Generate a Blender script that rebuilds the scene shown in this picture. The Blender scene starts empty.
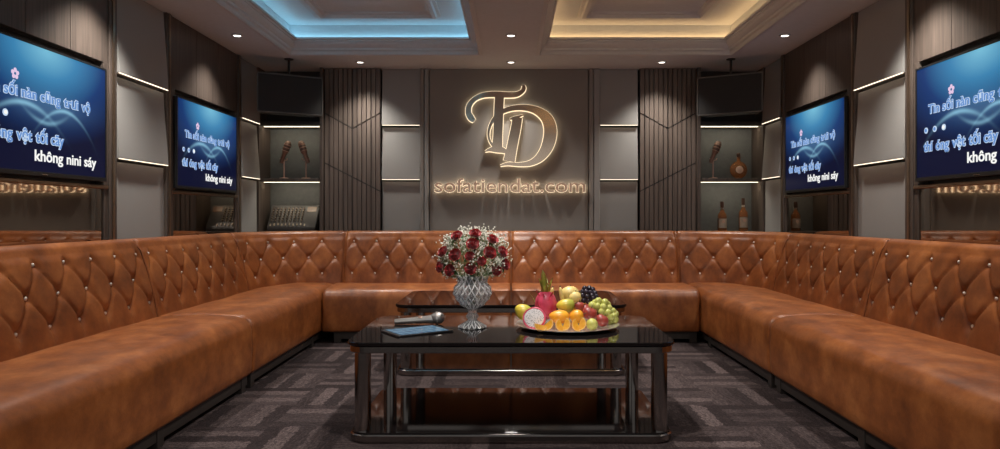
import bpy, bmesh, math, random
from mathutils import Vector, Matrix
random.seed(7)
S = bpy.context.scene
COL = S.collection
PI = math.pi

# ------------------------------------------------------------------ camera
EYE, F = 1.02, 700.0
VX, VY = 511.0, 216.0                       # vanishing point in the 1000x449 frame
cd = bpy.data.cameras.new('camera')
cam = bpy.data.objects.new('camera', cd); COL.objects.link(cam)
cam.location = (0, 0, EYE); cam.rotation_euler = (PI/2, 0, 0)
cd.sensor_width = 36; cd.lens = 36*F/1000
cd.shift_x = -(VX-500)/1000; cd.shift_y = (VY-224.5)/1000
cd.clip_start = 0.05
S.camera = cam
def W(px, py, D):                           # photo pixel at depth D -> point
    return Vector(((px-VX)*D/F, D, EYE-(py-VY)*D/F))

# ------------------------------------------------------------------ world, exposure, lights
S.view_settings.view_transform = 'Standard'; S.view_settings.look = 'None'
S.view_settings.exposure = 0.0; S.view_settings.gamma = 1; S.view_settings.use_curve_mapping = False
wd = bpy.data.worlds.new('ambient_fill'); S.world = wd; wd.use_nodes = True  # even fill light entering the open front, no room is built there
wb = wd.node_tree.nodes['Background']
wb.inputs[0].default_value = (1.0, 0.98, 0.95, 1); wb.inputs[1].default_value = 0.56

CEIL = 2.42
def spot(x, y, e, size=105, blend=0.9, col=(1, .95, .88), z=CEIL-.03, r=.05):
    l = bpy.data.lights.new('downlight_lamp', 'SPOT'); l.energy = e; l.color = col
    l.spot_size = math.radians(size); l.spot_blend = blend; l.shadow_soft_size = r
    o = bpy.data.objects.new('downlight_lamp', l); COL.objects.link(o); o.location = (x, y, z)
    return o
DOWN = [(-2.12, 5.42), (0, 5.42), (2.12, 5.42), (-1.37, 6.36), (0, 6.36), (1.37, 6.36)]
ADDED_FRONT = [(-2.12, 3.9), (2.12, 3.9), (0, 3.9), (-2.12, 2.4), (2.12, 2.4), (0, 2.4)]  # unseen rows nearer the camera, added to light the room
for i, (x, y) in enumerate(DOWN):
    spot(x, y, (52 if x else 110) if y < 6 else 56, r=.05 if x else .09)
for x, y in ADDED_FRONT:
    spot(x, y, (100 if x else 190) if y > 3 else (62 if x else 150))

# ------------------------------------------------------------------ materials
def sock(node, name): return node.inputs[name]
class NT:
    def __init__(s, name):
        s.m = bpy.data.materials.new(name); s.m.use_nodes = True
        s.t = s.m.node_tree; s.b = s.t.nodes['Principled BSDF']; s.out = s.t.nodes['Material Output']
    def n(s, typ, **kw):
        nd = s.t.nodes.new(typ)
        for k, v in kw.items(): setattr(nd, k, v)
        return nd
    def l(s, a, b): s.t.links.new(a, b)
    def math(s, op, a, b=None, c=None):
        nd = s.n('ShaderNodeMath', operation=op)
        for i, v in enumerate((a, b, c)):
            if v is None: continue
            if isinstance(v, (int, float)): nd.inputs[i].default_value = v
            else: s.l(v, nd.inputs[i])
        return nd.outputs[0]
    def coord(s, which='Object', scale=(1, 1, 1)):
        tc = s.n('ShaderNodeTexCoord'); mp = s.n('ShaderNodeMapping'); mp.inputs['Scale'].default_value = scale
        s.l(tc.outputs[which], mp.inputs[0]); return mp.outputs[0]
    def noise(s, vec, scale, detail=4, rough=.55):
        nd = s.n('ShaderNodeTexNoise'); nd.inputs['Scale'].default_value = scale
        nd.inputs['Detail'].default_value = detail; nd.inputs['Roughness'].default_value = rough
        s.l(vec, nd.inputs['Vector']); return nd.outputs['Fac']
    def ramp(s, fac, stops):
        r = s.n('ShaderNodeValToRGB'); e = r.color_ramp.elements
        while len(e) < len(stops): e.new(.5)
        for el, (p, c) in zip(e, stops): el.position = p; el.color = (*c, 1)
        s.l(fac, r.inputs[0]); return r.outputs[0]
    def mix(s, fac, a, b, mode='MIX'):
        m = s.n('ShaderNodeMix', data_type='RGBA', blend_type=mode)
        for k, v in ((0, fac), (6, a), (7, b)):
            if isinstance(v, (int, float)): m.inputs[k].default_value = v
            elif isinstance(v, tuple): m.inputs[k].default_value = (*v, 1)
            else: s.l(v, m.inputs[k])
        return m.outputs[2]
    def bump(s, h, strength=.3, dist=.01):
        b = s.n('ShaderNodeBump'); b.inputs['Strength'].default_value = strength; b.inputs['Distance'].default_value = dist
        s.l(h, b.inputs['Height']); s.l(b.outputs[0], s.b.inputs['Normal'])
    def set(s, **kw):
        names = dict(color='Base Color', metal='Metallic', rough='Roughness', trans='Transmission Weight', ior='IOR',
                     coat='Coat Weight', coatr='Coat Roughness', sheen='Sheen Weight', spec='Specular IOR Level',
                     emit='Emission Color', estr='Emission Strength', sss='Subsurface Weight', alpha='Alpha')
        for k, v in kw.items():
            i = s.b.inputs[names[k]]
            if isinstance(v, tuple): i.default_value = (*v, 1)
            elif isinstance(v, (int, float)): i.default_value = v
            else: s.l(v, i)
        return s
def plain(name, color, rough=.5, metal=0, var=.12, nscale=30, **kw):
    n = NT(name); c = n.coord()
    f = n.noise(c, nscale)
    d = tuple(x*(1-var) for x in color); b = tuple(min(1, x*(1+var)) for x in color)
    n.set(color=n.ramp(f, [(.3, d), (.7, b)]), rough=rough, metal=metal, **kw)
    return n.m
def glow(name, color, strength):
    n = NT(name); n.set(color=(0, 0, 0), emit=color, estr=strength); return n.m

def leather():
    n = NT('cognac_leather'); c = n.coord()
    big = n.noise(n.coord(scale=(1.6, 1, 1)), 4.2, 7, .68); mid = n.noise(n.coord(scale=(1, 1, 2)), 14, 5, .65); fine = n.noise(c, 260, 2)
    col = n.ramp(big, [(.32, (.165, .044, .010)), (.5, (.335, .098, .023)), (.68, (.53, .182, .050))])
    col = n.mix(n.math('MULTIPLY', mid, .45), col, (.135, .042, .015))
    vor = n.n('ShaderNodeTexVoronoi'); vor.inputs['Scale'].default_value = 210; n.l(c, vor.inputs['Vector'])
    n.set(color=col, rough=n.math('MULTIPLY_ADD', mid, .26, .24), spec=.6)
    n.bump(n.math('ADD', n.math('MULTIPLY', vor.outputs['Distance'], .6), n.math('MULTIPLY', fine, .4)), .16, .002)
    return n.m
def wood(name, a, b, rough=.45, axis=(40, 40, 1.5)):
    n = NT(name); c = n.coord(scale=axis)
    g = n.noise(c, 1.3, 6, .6); h = n.noise(n.coord(scale=(axis[0]*5, axis[1]*5, axis[2])), 1.5, 3)
    n.set(color=n.mix(.35, n.ramp(g, [(.3, a), (.7, b)]), n.ramp(h, [(.35, a), (.65, b)])), rough=rough)
    n.bump(h, .08, .002); return n.m
def fabric(name, color):
    n = NT(name); c = n.coord()
    f = n.noise(c, 9, 3); w = n.noise(n.coord(scale=(1, 1, 1)), 420, 2)
    col = n.mix(n.math('MULTIPLY', w, .5), tuple(x*.8 for x in color), tuple(x*1.25 for x in color))
    n.set(color=n.mix(n.math('MULTIPLY', f, .2), col, tuple(x*.75 for x in color)), rough=.85, sheen=.15)
    n.bump(w, .25, .002); return n.m
def carpet():
    n = NT('woven_carpet'); tc = n.n('ShaderNodeTexCoord'); sp = n.n('ShaderNodeSeparateXYZ')
    wv = n.n('ShaderNodeTexNoise'); wv.inputs['Scale'].default_value = 26; wv.inputs['Detail'].default_value = 4; n.l(tc.outputs['Object'], wv.inputs['Vector'])
    va = n.n('ShaderNodeVectorMath', operation='MULTIPLY_ADD'); n.l(wv.outputs['Color'], va.inputs[0]); va.inputs[1].default_value = (.055, .055, 0); n.l(tc.outputs['Object'], va.inputs[2])
    n.l(va.outputs[0], sp.inputs[0]); X, Y = sp.outputs[0], sp.outputs[1]
    cell = .38
    u = n.math('DIVIDE', X, cell); v = n.math('DIVIDE', Y, cell)
    par = n.math('MODULO', n.math('ADD', n.math('ADD', n.math('FLOOR', u), n.math('FLOOR', v)), 100), 2)   # 0/1 checker
    fu = n.math('FRACT', n.math('ADD', u, 50)); fv = n.math('FRACT', n.math('ADD', v, 50))
    w = n.math('ADD', n.math('MULTIPLY', par, fu), n.math('MULTIPLY', n.math('SUBTRACT', 1, par), fv))
    band = n.math('FLOOR', n.math('MULTIPLY', w, 4.999)); odd = n.math('MODULO', band, 2)
    bn = n.n('ShaderNodeTexWhiteNoise', noise_dimensions='3D'); cb = n.n('ShaderNodeCombineXYZ')
    n.l(n.math('FLOOR', u), cb.inputs[0]); n.l(n.math('FLOOR', v), cb.inputs[1]); n.l(band, cb.inputs[2]); n.l(cb.outputs[0], bn.inputs[0])
    a = n.noise(n.coord(scale=(1, 6, 1)), 16, 6, .75); b = n.noise(n.coord(scale=(6, 1, 1)), 16, 6, .75)
    st = n.math('ADD', n.math('MULTIPLY', par, b), n.math('MULTIPLY', n.math('SUBTRACT', 1, par), a))
    big = n.noise(n.coord(), 2.2, 3)
    fac = n.math('ADD', n.math('MULTIPLY', bn.outputs[0], .22), n.math('ADD', n.math('MULTIPLY', st, .85), n.math('MULTIPLY', big, .22)))
    fac = n.math('ADD', n.math('SUBTRACT', fac, .02), n.math('MULTIPLY', odd, .13))
    col = n.ramp(fac, [(.30, (.012, .0075, .0075)), (.60, (.044, .031, .031)), (.95, (.19, .140, .135))])
    pile = n.ramp(n.noise(n.coord(), 75, 6, .85), [(.40, (0, 0, 0)), (.62, (1, 1, 1))])
    n.set(color=n.mix(n.math('MULTIPLY', pile, .85), col, (.010, .007, .008)), rough=.95, spec=.15)
    n.bump(pile, .6, .004); return n.m
def screen_mat():
    n = NT('karaoke_screen'); tc = n.n('ShaderNodeTexCoord'); sp = n.n('ShaderNodeSeparateXYZ')
    n.l(tc.outputs['Object'], sp.inputs[0]); u = n.math('DIVIDE', sp.outputs[0], 1.06); v = n.math('DIVIDE', sp.outputs[2], .64)
    # u -.5..+.5 left to right, v 0..1 bottom to top
    du = n.math('SUBTRACT', u, .02); dv = n.math('MULTIPLY', n.math('SUBTRACT', v, 1.0), 1.15)
    r = n.math('SQRT', n.math('ADD', n.math('MULTIPLY', n.math('MULTIPLY', du, du), 1.3), n.math('MULTIPLY', dv, dv)))
    base = n.ramp(r, [(0, (.22, .60, .80)), (.26, (.05, .26, .50)), (.52, (.006, .042, .175)), (.86, (.0010, .0035, .026))])
    def arc(cu, cv, k, wdt, span):
        d0 = n.math('SUBTRACT', u, cu)
        f = n.math('SUBTRACT', n.math('SUBTRACT', v, cv), n.math('MULTIPLY', n.math('MULTIPLY', d0, d0), k))
        g = n.math('POWER', 2.718, n.math('MULTIPLY', n.math('MULTIPLY', f, f), -1/(wdt*wdt)))
        e = n.math('POWER', 2.718, n.math('MULTIPLY', n.math('MULTIPLY', d0, d0), -1/(span*span)))
        return n.math('MULTIPLY', g, e)
    g = n.math('ADD', n.math('ADD', arc(.15, .545, -4.2, .016, .13), arc(-.14, .545, -2.6, .020, .16)),
               n.math('ADD', n.math('MULTIPLY', arc(.02, .42, 3.5, .018, .12), .7), n.math('MULTIPLY', arc(.05, .54, .3, .10, .25), .22)))
    col = n.mix(n.math('MULTIPLY', g, .62), base, (.35, .72, .95))
    n.set(color=(.005, .005, .01), emit=col, estr=.85, rough=.3, spec=.15); return n.m

M = dict(
    leather=leather(), carpet=carpet(), screen=screen_mat(),
    wood=wood('dark_walnut', (.048, .036, .030), (.145, .110, .090)),
    slat=wood('slat_walnut', (.075, .056, .046), (.21, .16, .13)),
    gray=fabric('taupe_fabric', (.36, .345, .325)), mid=fabric('center_fabric', (.29, .262, .235)),
    ceil=plain('ceiling_paint', (.62, .66, .69), .8, var=.03), plaster=plain('wall_paint', (.06, .05, .045), .8),
    mold=plain('moulding_paint', (.60, .61, .62), .6, var=.03),
    dark=plain('dark_lacquer', (.030, .024, .021), .35), metal=plain('bronze_trim', (.30, .22, .16), .30, .85),
    black=plain('black_plastic', (.012, .012, .013), .35), mesh=plain('speaker_mesh', (.022, .020, .019), .75, nscale=900, var=.6),
    mirror=plain('smoked_mirror', (.36, .30, .25), .03, 1, var=.02),
    glass=plain('black_glass', (.008, .006, .006), .05, spec=.3, var=.05),
    chrome=plain('dark_chrome', (.34, .31, .29), .14, 1, var=.04),
    button=plain('crystal_button', (.92, .82, .72), .2, .15, var=.02),
    led=glow('warm_led', (1, .83, .62), 2.2), led_dim=glow('shelf_led', (1, .85, .62), 3.5),
    cove_blue=glow('blue_led', (.32, .70, .92), 5.4), cove_warm=glow('amber_led', (1, .58, .25), 6.2),
    lamp=glow('lamp_lens', (1, .92, .80), 6), halo=glow('halo_acrylic', (1, .78, .50), 1.5),
    gold=plain('polished_gold', (.66, .52, .40), .14, 1, var=.02), gold_dull=plain('satin_copper', (.78, .54, .40), .40, .45, var=.05),
    copper=plain('copper', (.72, .46, .36), .34, .75), niche=plain('niche_back', (.11, .115, .115), .6),
    white_txt=glow('lyric_white', (.95, .95, .92), 1.0), blue_txt=glow('lyric_blue', (.16, .36, .82), .75),
    pale_txt=glow('lyric_outline', (.62, .78, 1.0), .85), pink_txt=glow('lyric_mark', (.85, .62, .85), .9), navy_txt=glow('lyric_navy', (.01, .015, .06), .6),
)
def crystal():
    n = NT('cut_crystal'); tc = n.n('ShaderNodeTexCoord'); sp = n.n('ShaderNodeSeparateXYZ'); n.l(tc.outputs['Object'], sp.inputs[0])
    a = n.math('MULTIPLY', n.math('ARCTAN2', sp.outputs[1], sp.outputs[0]), 16/(2*PI)); k = n.math('DIVIDE', sp.outputs[2], .056)
    def line(v): return n.math('LESS_THAN', n.math('ABSOLUTE', n.math('SUBTRACT', n.math('FRACT', n.math('ADD', v, 60)), .5)), .075)
    m = n.math('MAXIMUM', line(n.math('ADD', a, k)), line(n.math('SUBTRACT', a, k)))
    n.set(color=(.97, .98, 1.0), rough=n.math('MULTIPLY_ADD', m, .25, .02), trans=n.math('SUBTRACT', .90, n.math('MULTIPLY', m, .66)), ior=1.52, spec=1.0)
    return n.m
M['crystal'] = crystal()

# ------------------------------------------------------------------ mesh helpers
def mesh_obj(name, bm, mat, parent=None, smooth=False, loc=None, sharp=None):
    me = bpy.data.meshes.new(name)
    bmesh.ops.recalc_face_normals(bm, faces=bm.faces[:])
    bm.to_mesh(me); bm.free()
    if smooth:
        for p in me.polygons: p.use_smooth = True
        if sharp: me.set_sharp_from_angle(angle=math.radians(sharp))
    me.materials.append(mat)
    o = bpy.data.objects.new(name, me); COL.objects.link(o)
    if parent is not None: o.parent = parent
    if loc is not None: o.location = loc
    return o
def new(): return bmesh.new()
def box(bm, a, b, bev=0):
    """axis-aligned box between corners a and b, edges bevelled by bev"""
    a, b = Vector(a), Vector(b)
    t = bmesh.new()
    bmesh.ops.create_cube(t, size=1, matrix=Matrix.Translation((a+b)/2) @ Matrix.Diagonal((*[abs(x) for x in (b-a)], 1)))
    if bev: bmesh.ops.bevel(t, geom=t.edges[:], offset=bev, segments=2, affect='EDGES', profile=.5)
    merge(bm, t)
    return bm
def merge(bm, t, mat=None):
    if mat is not None: bmesh.ops.transform(t, matrix=mat, verts=t.verts[:])
    mp = {}
    for v in t.verts: mp[v] = bm.verts.new(v.co)
    for f in t.faces:
        try: bm.faces.new([mp[v] for v in f.verts])
        except ValueError: pass
    t.free()
def lathe(bm, prof, seg=32, center=(0, 0, 0), closed=False, mod=None):
    cx, cy, cz = center; rings = []
    for r, z in prof:
        if r < 1e-6: rings.append([bm.verts.new((cx, cy, cz+z))]); continue
        rings.append([bm.verts.new((cx+(r*(mod(i/seg, z) if mod else 1))*math.cos(2*PI*i/seg), cy+(r*(mod(i/seg, z) if mod else 1))*math.sin(2*PI*i/seg), cz+z)) for i in range(seg)])
    pairs = list(zip(rings, rings[1:])) + ([(rings[-1], rings[0])] if closed else [])
    for A, B in pairs:
        for i in range(seg):
            j = (i+1) % seg
            if len(A) == 1 and len(B) == 1: continue
            if len(A) == 1: bm.faces.new((A[0], B[i], B[j]))
            elif len(B) == 1: bm.faces.new((A[i], A[j], B[0]))
            else: bm.faces.new((A[i], A[j], B[j], B[i]))
    return bm
def tube(bm, pts, r, seg=8, cap=True):
    pts = [Vector(p) for p in pts]; rs = r if isinstance(r, (list, tuple)) else [r]*len(pts)
    rings = []; up = Vector((0, 0, 1))
    for i, p in enumerate(pts):
        d = (pts[min(i+1, len(pts)-1)]-pts[max(i-1, 0)]).normalized()
        a = d.cross(up); a = a.normalized() if a.length > 1e-3 else Vector((1, 0, 0))
        b = d.cross(a).normalized()
        rings.append([bm.verts.new(p+(a*math.cos(2*PI*k/seg)+b*math.sin(2*PI*k/seg))*rs[i]) for k in range(seg)])
    for A, B in zip(rings, rings[1:]):
        for k in range(seg): bm.faces.new((A[k], A[(k+1) % seg], B[(k+1) % seg], B[k]))
    if cap: bm.faces.new(rings[0][::-1]); bm.faces.new(rings[-1])
    return bm
def ball(bm, c, r, scale=(1, 1, 1), u=16, v=10, rot=None):
    t = bmesh.new(); bmesh.ops.create_uvsphere(t, u_segments=u, v_segments=v, radius=r)
    m = Matrix.Translation(c) @ (rot.to_4x4() if rot else Matrix.Identity(4)) @ Matrix.Diagonal((*scale, 1))
    merge(bm, t, m); return bm
def prism(bm, poly, y0, y1, plane='xz'):
    """extrude a polygon given in x,z between two y values (or x,y between two z)"""
    f = (lambda p, t: (p[0], t, p[1])) if plane == 'xz' else (lambda p, t: (p[0], p[1], t))
    A = [bm.verts.new(f(p, y0)) for p in poly]; B = [bm.verts.new(f(p, y1)) for p in poly]
    n = len(poly)
    bm.faces.new(A); bm.faces.new(B[::-1])
    for i in range(n): bm.faces.new((A[i], B[i], B[(i+1) % n], A[(i+1) % n]))
    return bm
def rrect(w, d, r, n=6):
    pts = []
    for cx, cy, a0 in ((w/2-r, d/2-r, 0), (-w/2+r, d/2-r, 90), (-w/2+r, -d/2+r, 180), (w/2-r, -d/2+r, 270)):
        for i in range(n+1):
            a = math.radians(a0+90*i/n); pts.append((cx+r*math.cos(a), cy+r*math.sin(a)))
    return pts
def slab(bm, poly, z0, z1, ease=0):
    """horizontal slab with eased rim"""
    if not ease: return prism(bm, poly, z0, z1, 'xy')
    cx = sum(p[0] for p in poly)/len(poly); cy = sum(p[1] for p in poly)/len(poly)
    def ins(e): 
        out = []
        for x, y in poly:
            d = math.hypot(x-cx, y-cy); out.append((x-(x-cx)/d*e, y-(y-cy)/d*e))
        return out
    rings = [(ins(ease), z0), (poly, z0+ease), (poly, z1-ease), (ins(ease), z1)]
    vs = [[bm.verts.new((x, y, z)) for x, y in p] for p, z in rings]; n = len(poly)
    for A, B in zip(vs, vs[1:]):
        for i in range(n): bm.faces.new((A[i], A[(i+1) % n], B[(i+1) % n], B[i]))
    bm.faces.new(vs[0][::-1]); bm.faces.new(vs[-1]); return bm
def sweep_rect(bm, x0, x1, y0, y1, prof):
    """closed profile (inward offset, z) swept round a rectangle with mitred corners"""
    rings = []
    for o, z in prof:
        rings.append([bm.verts.new(p) for p in ((x0+o, y0+o, z), (x1-o, y0+o, z), (x1-o, y1-o, z), (x0+o, y1-o, z))])
    for A, B in zip(rings, rings[1:]+rings[:1]):
        for i in range(4): bm.faces.new((A[i], A[(i+1) % 4], B[(i+1) % 4], B[i]))
    return bm
def stroke(path, steps=10):
    """variable-width stroke: [(x, y, width)] -> outline polygon (Catmull-Rom)"""
    P = [Vector(p) for p in path]; Q = []
    for i in range(len(P)-1):
        a, b, c, d = P[max(i-1, 0)], P[i], P[i+1], P[min(i+2, len(P)-1)]
        for k in range(steps):
            t = k/steps
            Q.append(.5*((2*b)+(c-a)*t+(2*a-5*b+4*c-d)*t*t+(3*b-a-3*c+d)*t**3))
    Q.append(P[-1]); L, R = [], []
    for i, q in enumerate(Q):
        d = (Q[min(i+1, len(Q)-1)]-Q[max(i-1, 0)]); n = Vector((-d[1], d[0])).normalized()
        L.append((q[0]+n[0]*q[2]/2, q[1]+n[1]*q[2]/2)); R.append((q[0]-n[0]*q[2]/2, q[1]-n[1]*q[2]/2))
    return L, R
def ribbon(bm, L, R, y0, y1):
    n = len(L)
    a = [[bm.verts.new((p[0], y, p[1])) for p in s] for y in (y0, y1) for s in (L, R)]
    L0, R0, L1, R1 = a
    for i in range(n-1):
        for q in ((L0[i], L0[i+1], R0[i+1], R0[i]), (L1[i], R1[i], R1[i+1], L1[i+1]), (L0[i], L1[i], L1[i+1], L0[i+1]), (R0[i], R0[i+1], R1[i+1], R1[i])):
            bm.faces.new(q)
    bm.faces.new((L0[0], R0[0], R1[0], L1[0])); bm.faces.new((L0[-1], L1[-1], R1[-1], R0[-1]))
def text_mesh(body, size=1, offset=0, extrude=0, spacing=1):
    c = bpy.data.curves.new('lettering', 'FONT'); c.body = body; c.size = size; c.offset = offset; c.extrude = extrude
    c.space_character = spacing; c.resolution_u = 4
    o = bpy.data.objects.new('lettering', c); COL.objects.link(o)
    bpy.context.view_layer.update()
    me = bpy.data.meshes.new_from_object(o.evaluated_get(bpy.context.evaluated_depsgraph_get()))
    bpy.data.objects.remove(o); bpy.data.curves.remove(c)
    return me
def text_fit(body, x0, x1, z0, height, mat, name, parent, y=0, bold=0.0, extrude=.001):
    """upright lettering facing -y, fitted between x0 and x1, baseline at z0, capital height ~ height"""
    me = text_mesh(body, 1, bold, extrude/height*.72)
    xs = [v.co.x for v in me.vertices]; a, b = min(xs), max(xs)
    s = (x1-x0)/(b-a)
    for v in me.vertices:
        x, yy, z = v.co
        v.co = (x0+(x-a)*s, y-z*height/.72, z0+yy*height/.72)
    me.materials.clear(); me.materials.append(mat)
    o = bpy.data.objects.new(name, me); COL.objects.link(o)
    if parent: o.parent = parent
    return o

def words_of(body, x0, x1):
    """where each word of a line starts and ends when the line runs from x0 to x1"""
    ws = []
    for w in body.split():
        me = text_mesh(w); xs = [v.co.x for v in me.vertices]; ws.append((w, max(xs)-min(xs))); bpy.data.meshes.remove(me)
    tot = sum(d for w, d in ws)+.34*(len(ws)-1); x = x0; out = []
    for w, d in ws:
        out.append((x, x+d*(x1-x0)/tot, w)); x += (d+.34)*(x1-x0)/tot
    return out

# ------------------------------------------------------------------ object helpers
def props(o, label, cat, group=None):
    o['label'] = label; o['category'] = cat
    if group: o['group'] = group
    return o
def thing(name, label, cat, loc=(0, 0, 0), rotz=0, group=None):
    o = bpy.data.objects.new(name, None); COL.objects.link(o); o.empty_display_size = .05
    o.location = loc; o.rotation_euler = (0, 0, rotz)
    return props(o, label, cat, group)
def struct(name, bm, mat, smooth=False):
    o = mesh_obj(name, bm, mat, None, smooth, sharp=35 if smooth else None); o['kind'] = 'structure'; return o
def dup(root, loc, rotz=None, label=None, group=None):
    r = root.copy(); COL.objects.link(r); r.location = loc
    if rotz is not None: r.rotation_euler = (0, 0, rotz)
    if label: r['label'] = label
    if group: r['group'] = group
    for ch in list(root.children):
        c = ch.copy(); COL.objects.link(c); c.parent = r
        for g in list(ch.children):
            d = g.copy(); COL.objects.link(d); d.parent = c
    return r

# ------------------------------------------------------------------ room shell
WX, YB, YF = 2.45, 6.92, -0.4
struct('floor', box(new(), (-WX, YF, -.05), (WX, YB, 0)), M['carpet'])
struct('wall_left', box(new(), (-WX-.1, YF, 0), (-WX, YB+.1, CEIL+.3)), M['plaster'])
struct('wall_right', box(new(), (WX, YF, 0), (WX+.1, YB+.1, CEIL+.3)), M['plaster'])
struct('wall_back', box(new(), (-WX, YB, 0), (WX, YB+.1, CEIL+.3)), M['plaster'])
TRAYS = [(-1.91, -.275), (.245, 1.90)]
TY0, TY1, UP = 1.7, 6.05, .25
bm = new()
xs = [-WX, TRAYS[0][0], TRAYS[0][1], TRAYS[1][0], TRAYS[1][1], WX]; ys = [YF, TY0, TY1, YB]
def quad(*p): bm.faces.new([bm.verts.new(q) for q in p])
for i in range(5):
    for j in range(3):
        a, b, c, d = xs[i], xs[i+1], ys[j], ys[j+1]
        if j == 1 and i in (1, 3):
            z0, z1 = CEIL, CEIL+UP
            quad((a, c, z1), (b, c, z1), (b, d, z1), (a, d, z1))
            quad((a, c, z0), (b, c, z0), (b, c, z1), (a, c, z1)); quad((a, d, z0), (b, d, z0), (b, d, z1), (a, d, z1))
            quad((a, c, z0), (a, d, z0), (a, d, z1), (a, c, z1)); quad((b, c, z0), (b, d, z0), (b, d, z1), (b, c, z1))
        else:
            quad((a, c, CEIL), (b, c, CEIL), (b, d, CEIL), (a, d, CEIL))
bmesh.ops.remove_doubles(bm, verts=bm.verts[:], dist=1e-4)
struct('ceiling', bm, M['ceil'])
C = CEIL
for k, (a, b) in enumerate(TRAYS):
    prof = [(-.03, C-.006), (.0, C-.012), (.008, C), (.008, C+.02), (.022, C+.03), (.022, C+.048), (.034, C+.056), (.05, C+.072), (.058, C+.09), (.066, C+.092),
            (.066, C+.104), (.082, C+.108), (.082, C+.126), (.0, C+.126), (0, C+.002), (-.03, C+.0005)]
    struct('trim_%d' % (k+1), sweep_rect(new(), a, b, TY0, TY1, prof), M['mold'])
    z = C+UP
    prof = [(.30, z), (.30, z-.018), (.325, z-.022), (.335, z-.04), (.365, z-.044), (.375, z-.02), (.40, z-.016), (.40, z)]
    struct('trim_%d' % (k+3), sweep_rect(new(), a, b, TY0, TY1, prof), M['mold'])
    o = mesh_obj('cove_light', sweep_rect(new(), a, b, TY0, TY1, [(.012, C+.128), (.03, C+.128), (.03, C+.138), (.012, C+.138)]), M['cove_blue' if k == 0 else 'cove_warm'])
    props(o, ('cool blue led strip hidden in the cove of the blue lit ceiling tray', 'amber led strip hidden in the cove of the orange lit ceiling tray')[k], 'cove light')

# downlights
names = ['recessed downlight above the farther television beside the blue tray', 'recessed downlight between the two ceiling trays',
         'recessed downlight above the farther television beside the orange tray', 'recessed downlight behind the blue tray above the slatted panel',
         'recessed downlight above the glowing monogram sign', 'recessed downlight behind the orange tray above the slatted panel']
d0 = None
for i, (x, y) in enumerate(DOWN+ADDED_FRONT):
    lab = names[i] if i < 6 else 'added unseen downlight over the front half of the lounge'
    if d0 is None:
        d0 = thing('ceiling_downlight', lab, 'downlight', (x, y, CEIL))
        mesh_obj('trim_ring', lathe(new(), [(.028, 0), (.045, 0), (.044, -.006), (.034, -.009), (.028, -.004)], 24, closed=True), M['mold'], d0, True)
        mesh_obj('lens', lathe(new(), [(0, -.0035), (.028, -.0035), (.028, 0), (0, 0)], 24), M['lamp'], d0)
    else: dup(d0, (x, y, CEIL), None, lab)
    
for o in [o for o in COL.objects if o.name.startswith('ceiling_downlight')]: o['group'] = 'recessed ceiling downlights'

# ------------------------------------------------------------------ wall cladding (built in elevation: x right, z up, wall at y=0, room toward -y)
LED_Z = (1.36, 1.875)
def fabric_panel(w, label, loc, rotz, front=.075, mat='gray', inset=0.0):
    t = thing('wall_panel', label, 'wall panel', loc, rotz, 'padded wall panels with light lines')
    zs = [(0.02, LED_Z[0]-.012), (LED_Z[0]+.008, LED_Z[1]-.012), (LED_Z[1]+.008, CEIL-.004)]
    for k, (z0, z1) in enumerate(zs):
        bm = new(); h = w/2
        yb, yt = -front-(.026 if k else 0), -front+.008
        prof = [(0, z0), (yb, z0), (yb, z0+.012), (yt, z1), (0, z1)]
        A = [bm.verts.new((-h, y, z)) for y, z in prof]; B = [bm.verts.new((h, y, z)) for y, z in prof]
        bm.faces.new(A); bm.faces.new(B[::-1])
        for i in range(5): bm.faces.new((A[i], B[i], B[(i+1) % 5], A[(i+1) % 5]))
        mesh_obj('padded_section', bm, M[mat], t)
    for z in LED_Z:
        mesh_obj('light_strip', box(new(), (-h+.003, -front-.027, z+.0035), (h-.003, -front-.019, z+.0075)), M['led'], t)
    return t
L90, R90 = PI/2, -PI/2
fabric_panel(.60, 'taupe fabric wall panel with two light lines between the two televisions, blue tray side', (-WX, 4.50, 0), L90)
fabric_panel(.42, 'narrow taupe wall panel beside the shelves holding two microphones', (-WX, 6.345, 0), L90)
fabric_panel(.60, 'taupe fabric wall panel with two light lines between the two televisions, orange tray side', (WX, 4.50, 0), R90)
fabric_panel(.42, 'narrow taupe wall panel beside the shelves holding bottles', (WX, 6.345, 0), R90)
fabric_panel(.36, 'taupe back wall panel with light lines left of the monogram sign', (-1.045, YB, 0), 0, .26)
fabric_panel(.36, 'taupe back wall panel with light lines right of the monogram sign', (1.025, YB, 0), 0, .26)

struct('trim_5', box(new(), (-.775, YB-.265, .02), (.735, YB, CEIL-.003), .004), M['mid'])
k = 6
for x0, x1 in ((-.862, -.826), (-.82, -.782), (.742, .78), (.786, .842)):
    struct('trim_%d' % k, box(new(), (x0, YB-.285, .01), (x1, YB, CEIL-.002), .006), M['gray' if k % 2 else 'mid']); k += 1
for s in (-1, 1):
    for y0, y1 in ((4.118, 4.195), (4.803, 4.878), (6.062, 6.13)):
        bm = new(); yc = (y0+y1)/2
        box(bm, (s*(WX-.09), y0, 0), (s*WX, yc-.012, CEIL-.002), .004)
        box(bm, (s*(WX-.09), yc+.012, 0), (s*WX, y1, CEIL-.002), .004)
        struct('trim_%d' % k, bm, M['wood']); k += 1
        struct('trim_%d' % k, box(new(), (s*(WX-.094), yc-.011, 0), (s*WX, yc+.011, CEIL-.002)), M['metal']); k += 1

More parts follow.
